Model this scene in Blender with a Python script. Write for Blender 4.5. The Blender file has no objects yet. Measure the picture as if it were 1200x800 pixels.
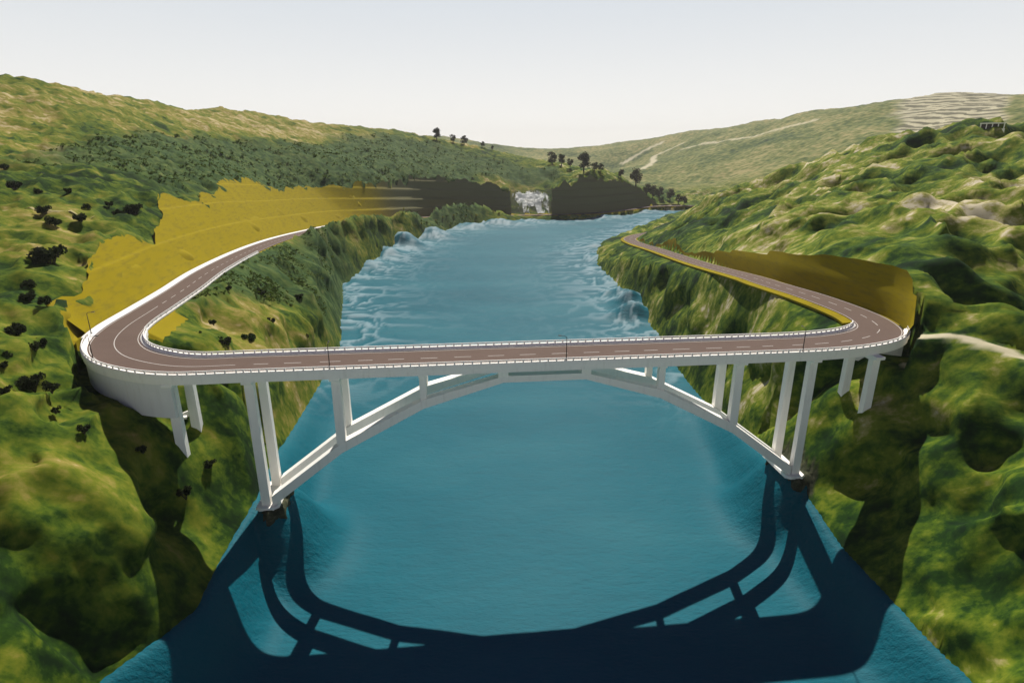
# Arch road bridge over a reservoir between grassy hills.  Units: metres, water level z = 0.
import numpy as np, math, random
SHORE_L= [(-74.3, 81.0, 13), (-70.4, 88.5, 13), (-65.6, 98.4, 13), (-67.4, 114.7, 14), (-67.7, 133.3, 16), (-73.2, 158.1, 14), (-77.1, 179.5, 10), (-86.1, 243.9, 4), (-93.2, 299.7, 1), (-111.7, 371.6, 0), (-135.4, 460.4, 0), (-133.9, 519.2, 0), (-129.3, 588.9, 0), (-123.7, 653.9, 0), (-90.3, 781.5, 0), (-48.6, 845.0, 0), (25.7, 896.7, 0), (120.1, 930.7, 0), (239.9, 1049.7, 0), (308.3, 1080.2, 0)]
SHORE_R= [(86.4, 84.5, 9), (84.4, 101.5, 9), (81.9, 123.0, 10), (81.6, 141.1, 13), (78.4, 148.3, 16), (78.3, 156.3, 15), (81.5, 179.5, 10), (82.4, 197.4, 7), (82.3, 225.2, 2), (82.6, 264.5, 0), (85.1, 317.5, 0), (86.7, 398.2, 0), (81.1, 552.0, 0), (91.4, 653.9, 0), (157.9, 781.5, 0), (270.0, 993.4, 0)]
CTRL= [(-146.1, 207.0, 71.1), (-172.5, 307.5, 79.1), (-170.7, 351.3, 68.2), (-198.7, 675.1, 77.0), (-160.7, 712.6, 63.0), (-184.7, 482.9, 68.2), (-179.0, 420.3, 70.0), (-137.1, 815.4, 71.4), (-156.1, 740.4, 67.4), (-100.1, 892.9, 67.1), (-54.0, 963.5, 64.2), (-13.7, 973.4, 55.9), (6.9, 976.5, 39.7), (56.2, 994.0, 38.6), (84.5, 1000.6, 49.1), (141.9, 1012.3, 62.2), (198.5, 1045.9, 52.3), (228.2, 1077.4, 36.1), (257.8, 1105.6, 9.9), (317.9, 1148.1, 11.0), (-349.3, 425.4, 117.8), (-262.0, 312.3, 93.6), (-209.6, 244.4, 79.1), (-170.3, 194.1, 70.3), (-146.7, 163.5, 63.3), (-113.5, 120.6, 54.5), (-96.9, 97.9, 46.4), (-86.5, 82.9, 39.0), (-76.9, 67.7, 27.9), (-100.4, 77.0, 43.5), (-89.5, 63.1, 33.1), (-110.0, 129.9, 50.7), (-90.4, 101.5, 44.3), (-81.7, 87.1, 35.7), (-76.2, 76.8, 26.8), (-86.5, 118.3, 41.0), (-79.9, 104.9, 32.3), (-73.4, 91.2, 22.7), (-75.4, 120.4, 21.7), (-130.2, 167.4, 62.4), (-188.6, 244.4, 79.1), (-225.6, 322.7, 93.3), (-275.1, 442.9, 106.9), (-227.1, 406.0, 90.5), (-302.8, 550.7, 114.8), (-270.7, 651.0, 99.7), (-331.9, 808.3, 130.3), (-232.9, 840.0, 98.5), (-235.8, 951.1, 116.4), (-139.7, 1005.8, 90.7), (-58.8, 1055.9, 83.0), (60.0, 1072.2, 68.4), (-419.2, 523.1, 159.1), (-408.7, 565.3, 159.4), (-425.8, 701.6, 157.9), (-407.6, 859.2, 157.1), (-384.3, 942.7, 155.1), (-291.1, 1065.0, 142.7), (-216.0, 1126.0, 136.3), (-157.2, 1143.8, 126.4), (-64.0, 1159.0, 108.6), (63.5, 1139.6, 81.4), (154.3, 1101.5, 61.5), (211.9, 1076.0, 47.9), (-565.9, 706.2, 114.1), (-551.7, 763.2, 114.4), (-574.8, 947.2, 112.9), (-550.3, 1159.9, 112.1), (-518.8, 1272.6, 110.1), (-393.0, 1437.8, 97.7), (-291.6, 1520.1, 91.3), (-212.2, 1544.1, 81.4), (-86.4, 1564.6, 63.6), (85.7, 1538.5, 36.4), (208.3, 1487.0, 20.0), (286.1, 1452.6, 20.0), (-82.0, 125.0, 36.0), (-82.5, 135.0, 33.0), (96.0, 147.0, 39.0), (95.0, 156.0, 37.0), (80.5, 145.0, 15.0), (-63.0, 130.0, 15.0), (-104.4, 196.7, 45.9), (-96.3, 235.1, 34.5), (-117.9, 294.6, 39.7), (-132.2, 393.3, 35.7), (-131.0, 297.3, 48.0), (-88.4, 210.8, 24.6), (-76.9, 153.8, 43.5), (-76.4, 133.0, 28.3), (-157.2, 601.5, 12.7), (-153.7, 483.3, 37.6), (-151.4, 657.5, 23.1), (-112.1, 781.3, 15.6), (-121.7, 371.5, 17.3), (131.0, 139.2, 46.9), (104.8, 103.2, 33.5), (90.0, 80.2, 17.8), (99.0, 116.9, 24.0), (86.6, 95.8, 14.3), (90.2, 133.3, 12.9), (96.1, 149.3, 29.8), (112.8, 143.8, 45.0), (132.1, 156.8, 52.6), (150.2, 163.5, 50.5), (163.3, 182.8, 61.3), (152.1, 186.6, 63.3), (235.8, 274.9, 76.0), (203.8, 285.1, 75.0), (174.7, 305.5, 72.9), (135.0, 266.2, 65.5), (126.3, 311.5, 59.0), (134.6, 373.4, 55.4), (128.1, 443.1, 43.1), (104.8, 146.3, 36.5), (100.4, 132.4, 26.2), (170.3, 396.2, 60.8), (121.1, 206.5, 66.3), (138.0, 181.6, 70.6), (127.2, 188.6, 69.3), (118.2, 244.0, 58.7), (117.0, 265.4, 53.2), (118.4, 224.8, 64.3), (122.6, 312.1, 54.4), (123.7, 340.4, 50.9), (134.0, 184.7, 70.3), (163.0, 568.2, 39.7), (180.8, 552.3, 55.4), (196.8, 534.7, 65.9), (218.3, 517.8, 78.4), (251.5, 501.4, 92.7), (273.7, 493.5, 100.7), (301.3, 476.6, 113.3), (325.5, 456.4, 115.9), (366.8, 446.3, 117.4), (220.0, 767.1, 15.0), (244.1, 745.6, 15.4), (265.7, 721.8, 25.9), (294.7, 699.0, 38.4), (339.5, 676.9, 52.7), (369.5, 666.2, 60.7), (406.8, 643.4, 73.3), (439.4, 616.1, 75.9), (495.2, 602.5, 77.4), (247.5, 353.9, 92.2), (221.3, 393.8, 85.6), (288.2, 343.5, 92.6), (192.1, 451.0, 67.5), (97.8, 557.6, 7.2), (87.3, 493.3, 3.7), (97.8, 412.5, 13.9), (101.9, 340.5, 19.3), (84.4, 275.6, 13.7), (98.3, 259.0, 27.4), (98.3, 214.8, 37.1), (104.4, 196.2, 44.4), (109.2, 243.2, 43.5), (109.2, 293.3, 35.5), (78.6, 208.7, 18.4), (81.5, 184.6, 25.2), (80.8, 167.4, 20.8), (471.6, 3773.5, 59.2), (611.4, 3169.0, 141.3), (756.9, 2759.4, 175.9), (864.6, 2342.9, 189.2), (995.6, 2038.0, 222.3), (1104.8, 1781.1, 240.9), (1179.0, 1623.9, 243.0), (1266.4, 1565.9, 226.4), (754.6, 6037.6, 60.0), (978.2, 5070.4, 81.3), (1211.0, 4415.0, 115.9), (1383.4, 3748.6, 129.2), (1593.0, 3260.8, 162.3), (1767.7, 2849.8, 180.9), (1886.4, 2598.2, 183.0), (2026.2, 2505.4, 166.4), (372.6, 1654.6, 15.5), (452.0, 1396.1, 29.3), (589.5, 1411.4, 76.0), (756.9, 1376.8, 131.0), (803.5, 1276.3, 145.5), (524.0, 2090.9, 62.5), (873.4, 1065.9, 145.5), (618.6, 1785.0, 92.2), (419.2, 2498.3, 21.0), (-253.3, 3067.3, 152.1), (-87.3, 3163.6, 124.7), (93.2, 3362.9, 90.7), (314.4, 3770.2, 49.2), (-393.0, 3177.2, 166.2), (-800.0, 9500.0, 95.0), (0.0, 9500.0, 88.0), (900.0, 9500.0, 92.0), (2500.0, 9000.0, 140.0), (-3000.0, 9000.0, 140.0), (6000.0, 8000.0, 150.0), (-6000.0, 8000.0, 150.0), (300.0, 5000.0, 55.0), (-300.0, 5000.0, 60.0), (-150.0, 20.0, 62.0), (-200.0, -60.0, 85.0), (-115.0, -60.0, 50.0), (-95.0, 20.0, 40.0), (-92.0, 50.0, 40.0), (120.0, 20.0, 45.0), (125.0, -60.0, 50.0), (200.0, -60.0, 78.0), (300.0, 100.0, 100.0), (-300.0, 100.0, 112.0), (600.0, 100.0, 150.0), (-700.0, 100.0, 180.0), (-1200.0, 600.0, 200.0), (1200.0, 400.0, 180.0), (2500.0, 1500.0, 220.0), (-2500.0, 1500.0, 220.0)]

# centre line of the road: far left shore -> left bank -> bridge -> right bank   (x, y, z)
ROAD = [(330,1078,8),(250,1062,8),(185,995,8),(124,944,8),(30,917,8),(-53,892,10),(-100,835,15),(-130,745,22),(-151,640,30),(-163,560,36),
 (-161,470,42),(-152,387,48),(-143,320,51.5),(-131.5,255,53.8),(-123,214,54),(-118.2,187,54),(-114.5,167,54),(-109,152.7,54),
 (-100.5,142.3,54),(-90,136.0,54),(-79,133.2,54),(-65,134.6,54),(-40,137.2,54),(0,141.5,54),(40,145.7,54),(70,148.9,54),(82,150.6,54),
 (92,153.2,54),(101,157.6,54),(107.5,164,54),(110.5,173,54),(110.8,185,54),(108,206,53.8),(105.5,235,52),(106,260,49.8),(110.5,346,40),
 (114,459,29.5),(115,540,22),(118,590,19),(138,640,16),(170,680,14)]
def catmull(P, step):
    P = np.array(P, float); out = []
    Q = np.vstack([2*P[0]-P[1], P, 2*P[-1]-P[-2]])
    for i in range(1, len(Q)-2):
        n = max(1, int(np.linalg.norm(Q[i+1]-Q[i])/step))
        for k in range(n):
            t = k/n; a, b, c, d = Q[i-1:i+3]
            out.append(.5*((2*b)+(c-a)*t+(2*a-5*b+4*c-d)*t*t+(3*b-a-3*c+d)*t**3))
    out.append(P[-1]); return np.array(out)
PATH = catmull(ROAD, 2.0)
TAN = np.gradient(PATH[:, :2], axis=0); TAN /= np.linalg.norm(TAN, axis=1)[:, None]
NRM = np.stack([-TAN[:, 1], TAN[:, 0]], 1)          # towards the water / inner side of the bends
IL = int(np.argmin(np.hypot(PATH[:, 0]+112, PATH[:, 1]-158)))    # left end of the bridge
IR = int(np.argmin(np.hypot(PATH[:, 0]-109, PATH[:, 1]-167)))    # right end of the bridge
ARC = np.concatenate([[0], np.cumsum(np.linalg.norm(np.diff(PATH, axis=0), axis=1))])

# how high the hillside stands over the road's outer edge, by road station (x, y, height)
_SH = [(330,1078,0),(262,1068,2),(240,1050,30),(185,995,46),(124,944,52),(60,925,40),(30,917,36),(5,910,36),(-53,892,50),(-100,835,50),(-130,745,42),(-151,640,38),(-163,560,37),(-161,470,32),(-152,387,25),(-145,335,19),(-138,290,6),(-126,232,9),(-118.2,187,6),(-114.5,167,3),(-110,155,0),
       (100,157,0),(105,161,0),(109.3,168,9),(110.8,176,13.5),(110.8,186,14),(108,206,12.5),(105.5,235,10.5),(106,260,10),(108,300,8.5),(110,335,6.5),(111,365,4),(112,390,0),(170,680,0)]
_si = [int(np.argmin(np.hypot(PATH[:, 0]-q[0], PATH[:, 1]-q[1]))) for q in _SH]
HTOP = np.interp(np.arange(len(PATH)), _si, [q[2] for q in _SH])
rs = np.random.RandomState(7)
PERM = np.tile(rs.permutation(512), 2); GRAD = rs.rand(512)*2*np.pi
GX, GY = np.cos(GRAD), np.sin(GRAD)
def perlin(x, y):
    xi = np.floor(x).astype(int); yi = np.floor(y).astype(int); xf = x-xi; yf = y-yi
    def g(a, b):
        h = PERM[(PERM[(xi+a) & 511]+yi+b) & 511]
        return GX[h]*(xf-a)+GY[h]*(yf-b)
    u = xf**3*(xf*(xf*6-15)+10); v = yf**3*(yf*(yf*6-15)+10)
    n0 = g(0, 0)*(1-u)+g(1, 0)*u; n1 = g(0, 1)*(1-u)+g(1, 1)*u
    return (n0*(1-v)+n1*v)*1.45
def fbm(x, y, o=4):
    s = 0; a = 1; t = 0
    for k in range(o):
        s = s+a*perlin(x*2**k+17.3*k, y*2**k-9.1*k); t += a; a *= .5
    return s/t
def sstep(a, b, x):
    t = np.clip((x-a)/(b-a), 0, 1); return t*t*(3-2*t)
def gauss(x, y, cx, cy, rx, ry=None):
    ry = ry or rx; return np.exp(-((x-cx)/rx)**2-((y-cy)/ry)**2)

# ---- smooth base surface through the surveyed points
def rbfco(P): return np.stack([np.arctan2(P[:, 0], P[:, 1]+90), np.log(np.hypot(P[:, 0], P[:, 1]+90))], 1)
_pts = [c for c in CTRL]+[(x-2, y, z) for x, y, z in SHORE_L]+[(x+2, y, z) for x, y, z in SHORE_R]
_pts = np.array(_pts, float); _rc = rbfco(_pts)
def kern(d2): return np.sqrt(d2+.015**2)
_d2 = ((_rc[:, None]-_rc[None])**2).sum(2)
_n = len(_pts); _A = np.zeros((_n+1, _n+1)); _A[:_n, :_n] = kern(_d2)+np.eye(_n)*-.004; _A[_n, :_n] = 1; _A[:_n, _n] = 1
_sol = np.linalg.solve(_A, np.append(_pts[:, 2], 0))
def base(x, y):
    q = rbfco(np.stack([x, y], 1)); out = np.full(len(x), _sol[-1])
    for i in range(_n): out += _sol[i]*kern((q[:, 0]-_rc[i, 0])**2+(q[:, 1]-_rc[i, 1])**2)
    return out

# ---- shore line
SL = np.array([(-62, -120, 8), (-66, 40, 12)]+SHORE_L, float); SR = np.array([(82, -120, 5), (84, 40, 8)]+SHORE_R+[(330, 1040, 0)], float)
POLY = np.vstack([SL, SR[::-1]])
def shore(x, y):
    """signed distance to the water's edge (positive on land) and the edge's height"""
    best = np.full(len(x), 1e18); ze = np.zeros(len(x)); ins = np.zeros(len(x), bool)
    m = len(POLY)
    for i in range(m):
        a = POLY[i]; b = POLY[(i+1) % m]; ex, ey = b[0]-a[0], b[1]-a[1]
        t = np.clip(((x-a[0])*ex+(y-a[1])*ey)/(ex*ex+ey*ey), 0, 1)
        d = (x-a[0]-t*ex)**2+(y-a[1]-t*ey)**2
        w = d < best; best[w] = d[w]; ze[w] = (a[2]+t*(b[2]-a[2]))[w]
        if a[1] != b[1]:
            c = ((a[1] > y) != (b[1] > y)) & (x < ex*(y-a[1])/ey+a[0]); ins ^= c
    d = np.sqrt(best); return np.where(ins, -d, d), ze
SWELL = [(-121,655,19,14,16),(-130,600,10,13,16),(-132,540,6,13,14),(-102,735,13,18,18),(-60,822,8,24,14),(-20,866,8,30,12),(30,893,5,24,9),
         (83,395,13,8,10),(79,368,11,10,8),(80,425,7,8,9),(84,585,4,9,18),(92,655,5,10,18),(150,950,5,30,10),(230,1035,5,30,10)]
def water_z(x, y, sd, ze, crest=False):
    din = np.maximum(-sd, 0)
    z = ze*np.exp(-(din/7.5)**2)
    for cx, cy, h, rx, ry in SWELL: z = z+h*.85*gauss(x, y, cx, cy, rx*1.35, ry*1.25)*(1+.25*perlin(x*.12, y*.12))
    for fx, fy in ((-61.7, 134.5), (79.6, 150)): z = np.maximum(z, 17.3*np.exp(-(np.hypot((x-fx)*1.0, np.clip(np.abs(y-fy)-4, 0, None))/10.)**2))
    rough = np.exp(-din/22)*sstep(190, 360, y)
    q = 1-np.abs(fbm(x*.045+3*fbm(x*.02, y*.02, 2), y*.035+40, 3))*2.2
    z = z+rough*(2.2*q*np.abs(q))
    calm = .10+.24*sstep(180, 420, y)
    z = z+calm*fbm(x*.09, y*.16, 3)
    return (z, np.clip(rough*2.2, 0, 1)*sstep(.62, .95, q)) if crest else z
# ---- road corridor
def corridor(x, y):
    best = np.full(len(x), 1e18); idx = np.zeros(len(x), int); sd = np.zeros(len(x)); zr = np.zeros(len(x)); fr = np.zeros(len(x))
    P = PATH
    for i in range(len(P)-1):
        ex, ey = P[i+1, 0]-P[i, 0], P[i+1, 1]-P[i, 1]; L2 = ex*ex+ey*ey
        rx, ry = x-P[i, 0], y-P[i, 1]
        t = np.clip((rx*ex+ry*ey)/L2, 0, 1); d = (rx-t*ex)**2+(ry-t*ey)**2
        w = d < best
        if w.any():
            best[w] = d[w]; idx[w] = i; fr[w] = t[w]; zr[w] = (P[i, 2]+t*(P[i+1, 2]-P[i, 2]))[w]; sd[w] = np.sign(ex*ry-ey*rx)[w]
    return np.sqrt(best)*sd, idx, zr, idx+fr
def bench(e, slope, rise, berm):
    """stepped cutting: climbs `rise` at `slope`, then a level berm"""
    run = rise/slope; per = run+berm; k = np.floor(e/per); r = e-k*per
    return k*rise+np.minimum(r*slope, rise)
def cut_profile(e, onL, y):
    sl = 1.15+4.2*sstep(600, 760, y)
    return np.where(onL, bench(e, sl, 12., 1.0), bench(e, 12., 8, .7))
TRACKS = [(2.6, [(112.5,155),(115.4,153.6),(118.2,151.6),(120.9,148.9),(125.3,144.3),(129.4,139.6),(134,136),(145,130)]), (11, [(464,2565),(525,2606),(581,2627),(641,2655)]),
          (11, [(414,1949),(500,2180),(559,2423),(615,2443),(687,2490)]), (9, [(640,2330),(699,2165),(760,1989),(806,1910),(836,1854),(870,1800)])]
def tracks(x, y):
    out = np.zeros(len(x))
    for w, P in TRACKS:
        P = catmull([(q[0], q[1], 0) for q in P], max(2, w))[:, :2]; lo = P.min(0)-40; hi = P.max(0)+40
        m = np.where((x > lo[0]) & (x < hi[0]) & (y > lo[1]) & (y < hi[1]))[0]
        if len(m) == 0: continue
        d = np.full(len(m), 1e9)
        for q in P: d = np.minimum(d, np.hypot(x[m]-q[0], y[m]-q[1]))
        out[m] = np.maximum(out[m], sstep(w*1.25, w*.8, d+w*.5*fbm(x[m]*.6/w, y[m]*.6/w, 2)))
    return out
def hillside_only(x, y): return terrain(x, y, True)
def terrain(x, y, bare=False):
    """height and masks of the land at x, y"""
    r = np.hypot(x, y)
    sd, ze = shore(x, y)
    z = base(x, y)
    left = sstep(30, -30, x+.0*y); far = sstep(1150, 1500, r)
    land = np.clip(sd, 0, None)
    # vegetation: scrub belt on the left slope, pale dry grass above it
    scrub = np.clip(gauss(x, y, -235, 520, 75, 210)+gauss(x, y, -150, 900, 110, 190)+.9*gauss(x, y, -20, 1040, 120, 45)+.6*gauss(x, y, -120, 330, 30, 190), 0, 1)
    scrub = sstep(.3, .55, scrub+.22*fbm(x*.02, y*.012, 3))*(1-far)
    m = (r < 1350) & (np.abs(x) < 380)
    d = np.full(len(x), 1e6); idx = np.zeros(len(x), int); zr = np.zeros(len(x)); st = np.zeros(len(x))
    d[m], idx[m], zr[m], st[m] = corridor(x[m], y[m])
    amp = sstep(0, 14, land)
    near_road = sstep(12, 55, np.abs(d)); calm = .30+.70*near_road
    right = sstep(20, 80, x)*(1-far)
    b1 = fbm(x*.024+5, y*.026, 3); b2 = np.abs(fbm(x*.021, y*.028+9, 2)); b3 = np.abs(fbm(x*.045+3, y*.055+2, 2))
    nearL = (1-right)*(1-far)
    z = z+amp*(right*calm*(8.0*b1+22*(.25-b2)+8*(.25-b3)+2.2*(.25-np.abs(fbm(x*.085+1, y*.10+6, 2))))+nearL*(4.2*fbm(x*.05, y*.04, 3)+6.0*(.25-np.abs(fbm(x*.055, y*.05+4, 2)))+3.2*(.3-np.abs(fbm(x*.10, y*.08, 2)))+.5*fbm(x*.2, y*.16, 2)))
    z = z+amp*scrub*(2.4*np.abs(perlin(x*.16, y*.13))+1.2*perlin(x*.33, y*.3))
    z = z+far*(14*fbm(x*.006, y*.006, 4)+5*np.abs(fbm(x*.03, y*.02, 2)))
    hs = np.where(m, np.interp(st, np.arange(len(PATH)), HTOP), 0); eo = -d-7
    sh = zr+hs*(1+np.where(idx > IR, .10, .30)*fbm(x*.05+3, y*.05, 3))-np.where(idx > IR, .45+.9*sstep(IR+24, IR+4, st), .22)*np.clip(eo-np.where(idx > IR, 10, 22), 0, None)
    z = np.where((hs > .5) & (eo > -2) & (eo < 90), np.maximum(z, sh), z)
    # water's edge
    W = water_z(x, y, np.minimum(sd, 0), ze)
    z = np.maximum(z, ze+.7*np.minimum(land, 12)); z = np.minimum(z, ze+.2+4*land)
    z = np.where(sd < 0, np.minimum(z, W-.5-np.minimum(-.5*sd, 15)), z)
    # ledge that carries the dirt track beyond the right end of the bridge
    mm = np.where((x > 100) & (x < 175) & (y > 110) & (y < 180))[0]
    if len(mm):
        P = catmull([(q[0], q[1], 0) for q in TRACKS[0][1]], 2)[:, :2]; dl = np.full(len(mm), 1e9)
        for q in P: dl = np.minimum(dl, np.hypot(x[mm]-q[0], y[mm]-q[1]))
        k = sstep(11, 3.2, dl); z[mm] = z[mm]*(1-k)+k*(54.6-.03*np.clip(x[mm]-118, 0, 60)+.5*fbm(x[mm]*.1, y[mm]*.1, 2))
    rt = x/np.maximum(y, 1)
    terr = sstep(.60, .63, rt+.02*fbm(x*.01, y*.01, 2))*sstep(.795, .775, rt+.01*fbm(x*.01, y*.01, 2))*sstep(1150, 1250, r)*sstep(2300, 2200, r)
    zq = np.floor(z/8)*8+8*sstep(.55, 1., z/8-np.floor(z/8)); z = z+terr*(zq-z)*.9
    if bare: return z
    cut = np.full(len(x), -5.); rock = np.zeros(len(x))
    # rock under the arch feet
    for ax, ay, bx, by in ((-61.0, 129.5, -62.2, 140), (80.2, 145, 79.2, 155)):
        ex, ey = bx-ax, by-ay; t = np.clip(((x-ax)*ex+(y-ay)*ey)/(ex*ex+ey*ey), 0, 1)
        df = np.hypot(x-ax-t*ex, y-ay-t*ey)+.8*perlin(x*.3, y*.3)
        ped = 17.2-6*np.clip(df-2.6, 0, None)
        rock = np.where((ped > z) | (df < 5), 1, rock); z = np.maximum(z, ped)
        z = np.where(df < 4.5, np.minimum(z, 17.3), z)
    onL = (idx < IL) & (idx > 1); onR = (idx > IR) & (idx < len(PATH)-3); land_road = (onL | onR) & (np.abs(d) < 130)
    onB = (idx >= IL) & (idx <= IR)
    wout = np.where(onL, 8.6, 6.8); e = -d-wout
    cz = cut_profile(np.maximum(e, 0), onL, y)+zr
    fz = zr-.35-(np.abs(d)-np.where(d < 0, wout, 6.8))*np.where(onL, .75, .62)
    fz = fz+sstep(8, 22, np.abs(d))*(4.5*b1+7.0*(.3-b2)+2.5*(.3-np.abs(fbm(x*.11, y*.13, 2))))
    fz = fz+np.where(onL & (d > 0), (18+5*perlin(x*.05, y*.04))*np.exp(-((d-17.5)/7.)**2)*sstep(385, 430, y)*sstep(760, 690, y), 0)
    nat = z
    isroad = land_road & (d < 6.8) & (d > -wout)
    gap = land_road & (x > -4) & (x < 64) & (y > 850) & (d < 0)
    gz_ = zr+np.clip(e, 0, None)*.62+2.5*fbm(x*.06, y*.06, 3)*sstep(0, 6, e)
    z = np.where(gap & (e > 0), np.minimum(z, gz_), z); nat = z
    iscut = land_road & (e > 0) & (sd > 0) & ~gap
    isfill = land_road & ~isroad & (sd > 0)
    under = np.clip((nat-cz)*1.5, 0, 3.0)*sstep(0, 2, e)
    cut = np.where(iscut, nat-cz-.6, cut)
    z = np.where(iscut, np.minimum(z, cz-under), z)
    steep = iscut & (onR | (y > 660)) & (nat > cz+.4)
    z = np.where(steep, np.minimum(z, zr-.6), z)
    fz = np.minimum(fz, ze+.2+3.0*land)
    z = np.where(isfill, np.maximum(z, fz), z)
    yl = isfill & (d > 0) & onL & (y < 187) & (d < 11)
    cut = np.where(yl, 1, cut)
    z = np.where(onL & (d > 6.7) & (d < 26) & (y < 285), np.minimum(z, zr-.5+np.clip(d-8.5, 0, None)*.35), z)
    z = np.where(isroad, zr-.35, z); cut = np.where(isroad, 2, cut); cut = np.where(onR & land_road, -2, cut)
    cap = np.minimum(46+.25*np.clip(np.abs(x)-90, 0, 8)*0, 200)
    z = np.where(onB & (d > -10) & (d < 8.5), np.minimum(z, cap), z)
    gapm = gap & (e < 75)
    rock = np.where(gapm, .8*sstep(75, 40, e+20*fbm(x*.05, y*.05, 3))*sstep(-.35, .1, fbm(x*.07, y*.05, 3)), rock); cut = np.where(gap & (e > 0), -1, cut)
    tan = np.clip(sstep(88, 128, z+14*fbm(x*.01, y*.01, 3))*(1-right)+.6*right*sstep(50, 95, z), 0, 1)
    return z, cut, scrub, tan, rock, right, far, sd, terr
def bank_shift(x, y, z, sd):
    """sideways bulges of the steep banks, so that they are lumpy in all three directions"""
    d = np.full(len(x), 1e6); m = (np.hypot(x, y) < 800) & (np.abs(x) < 300); d[m] = corridor(x[m], y[m])[0]
    w = sstep(1, 9, sd)*sstep(90, 45, sd)*sstep(9, 17, np.abs(d))*m
    n1 = perlin(y*.045+.3*x*.045, z*.06)*5+perlin(y*.10+7, z*.12+x*.03)*2.6
    n2 = perlin(x*.05+9, z*.07+y*.02)*4+perlin(x*.11+3, z*.13+y*.05)*2
    n3 = perlin(x*.07+y*.02, y*.07+z*.05+4)*2
    return x+w*n1, y+w*n2, z+w*n3
# ---- END OF TERRAIN MATH
import bpy, bmesh
from mathutils import Vector, Matrix
random.seed(3)
scene = bpy.context.scene
COL = scene.collection
# ------------------------------------------------------------------ helpers
def new_obj(name, me, mats=(), parent=None):
    o = bpy.data.objects.new(name, me)
    for m in (mats if isinstance(mats, (list, tuple)) else [mats]): me.materials.append(m)
    COL.objects.link(o)
    if parent: o.parent = parent
    return o
def empty(name, loc, label, cat, group=None, rz=0):
    o = bpy.data.objects.new(name, None); COL.objects.link(o); o.location = loc; o.rotation_euler.z = rz
    o.empty_display_size = .5; tag(o, label, cat, group); return o
def tag(o, label, cat, group=None, kind=None):
    o['label'] = label; o['category'] = cat
    if group: o['group'] = group
    if kind: o['kind'] = kind
def grid_mesh(name, V, nr, nc, keep=None, attrs=None, smooth=True):
    me = bpy.data.meshes.new(name)
    i = np.arange((nr-1)*nc).reshape(nr-1, nc)[:, :-1].ravel()
    F = np.stack([i, i+1, i+nc+1, i+nc], 1)
    if keep is not None:
        F = F[keep[F].any(1)]
        used = np.unique(F); remap = np.full(len(V), -1); remap[used] = np.arange(len(used)); F = remap[F]; V = V[used]
        if attrs: attrs = {k: a[used] for k, a in attrs.items()}
    me.vertices.add(len(V)); me.vertices.foreach_set('co', V.astype(np.float32).ravel())
    me.loops.add(len(F)*4); me.loops.foreach_set('vertex_index', F.astype(np.int32).ravel())
    me.polygons.add(len(F)); me.polygons.foreach_set('loop_start', (np.arange(len(F))*4).astype(np.int32))
    if smooth: me.polygons.foreach_set('use_smooth', np.ones(len(F), bool))
    me.update(calc_edges=True)
    for k, a in (attrs or {}).items():
        at = me.attributes.new(k, 'FLOAT', 'POINT'); at.data.foreach_set('value', a.astype(np.float32))
    return me
class MB:
    def __init__(s): s.v = []; s.f = []
    def prism(s, bottom, top):
        n = len(bottom); b = len(s.v); s.v += [tuple(p) for p in bottom]+[tuple(p) for p in top]
        s.f.append([b+i for i in range(n)][::-1]); s.f.append([b+n+i for i in range(n)])
        for i in range(n): j = (i+1) % n; s.f.append([b+i, b+j, b+n+j, b+n+i])
    def box(s, x0, x1, y0, y1, z0, z1):
        s.prism([(x0, y0, z0), (x1, y0, z0), (x1, y1, z0), (x0, y1, z0)], [(x0, y0, z1), (x1, y0, z1), (x1, y1, z1), (x0, y1, z1)])
    def tube(s, pts, rad, n=8, closed_ends=True):
        b = len(s.v); pts = [Vector(p) for p in pts]; rad = rad if isinstance(rad, (list, tuple)) else [rad]*len(pts)
        for k, p in enumerate(pts):
            d = (pts[min(k+1, len(pts)-1)]-pts[max(k-1, 0)]).normalized()
            a = d.orthogonal().normalized() if abs(d.z) < .99 else Vector((1, 0, 0)); c = d.cross(a)
            for i in range(n):
                w = 2*math.pi*i/n; s.v.append(tuple(p+rad[k]*(math.cos(w)*a+math.sin(w)*c)))
        for k in range(len(pts)-1):
            for i in range(n): j = (i+1) % n; s.f.append([b+k*n+i, b+k*n+j, b+(k+1)*n+j, b+(k+1)*n+i])
        s.f.append([b+i for i in range(n)][::-1]); s.f.append([b+(len(pts)-1)*n+i for i in range(n)])
    def quad(s, a, b, c, d): k = len(s.v); s.v += [tuple(a), tuple(b), tuple(c), tuple(d)]; s.f.append([k, k+1, k+2, k+3])
    def build(s, name, mat, parent=None, bevel=0, smooth=False, off=(0, 0, 0)):
        me = bpy.data.meshes.new(name); me.from_pydata([(v[0]-off[0], v[1]-off[1], v[2]-off[2]) for v in s.v], [], s.f); me.update()
        bm = bmesh.new(); bm.from_mesh(me); bmesh.ops.recalc_face_normals(bm, faces=bm.faces)
        if bevel: bmesh.ops.bevel(bm, geom=bm.edges[:], offset=bevel, segments=1, affect='EDGES', clamp_overlap=True)
        bm.to_mesh(me); bm.free()
        if smooth: me.polygons.foreach_set('use_smooth', np.ones(len(me.polygons), bool))
        return new_obj(name, me, mat, parent)
def sweep(mb, idx, prof, closed=True):
    """closed profile [(n, dz)...] carried along the road's centre line"""
    b = len(mb.v); m = len(prof)
    for i in idx:
        p = PATH[i]; n = NRM[i]
        for q in prof:
            a, dz = q; mb.v.append((p[0]+n[0]*a, p[1]+n[1]*a, p[2]+dz))
    for k in range(len(idx)-1):
        for i in range(m): j = (i+1) % m; mb.f.append([b+k*m+i, b+k*m+j, b+(k+1)*m+j, b+(k+1)*m+i])
    mb.f.append([b+i for i in range(m)][::-1]); mb.f.append([b+(len(idx)-1)*m+i for i in range(m)])
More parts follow.
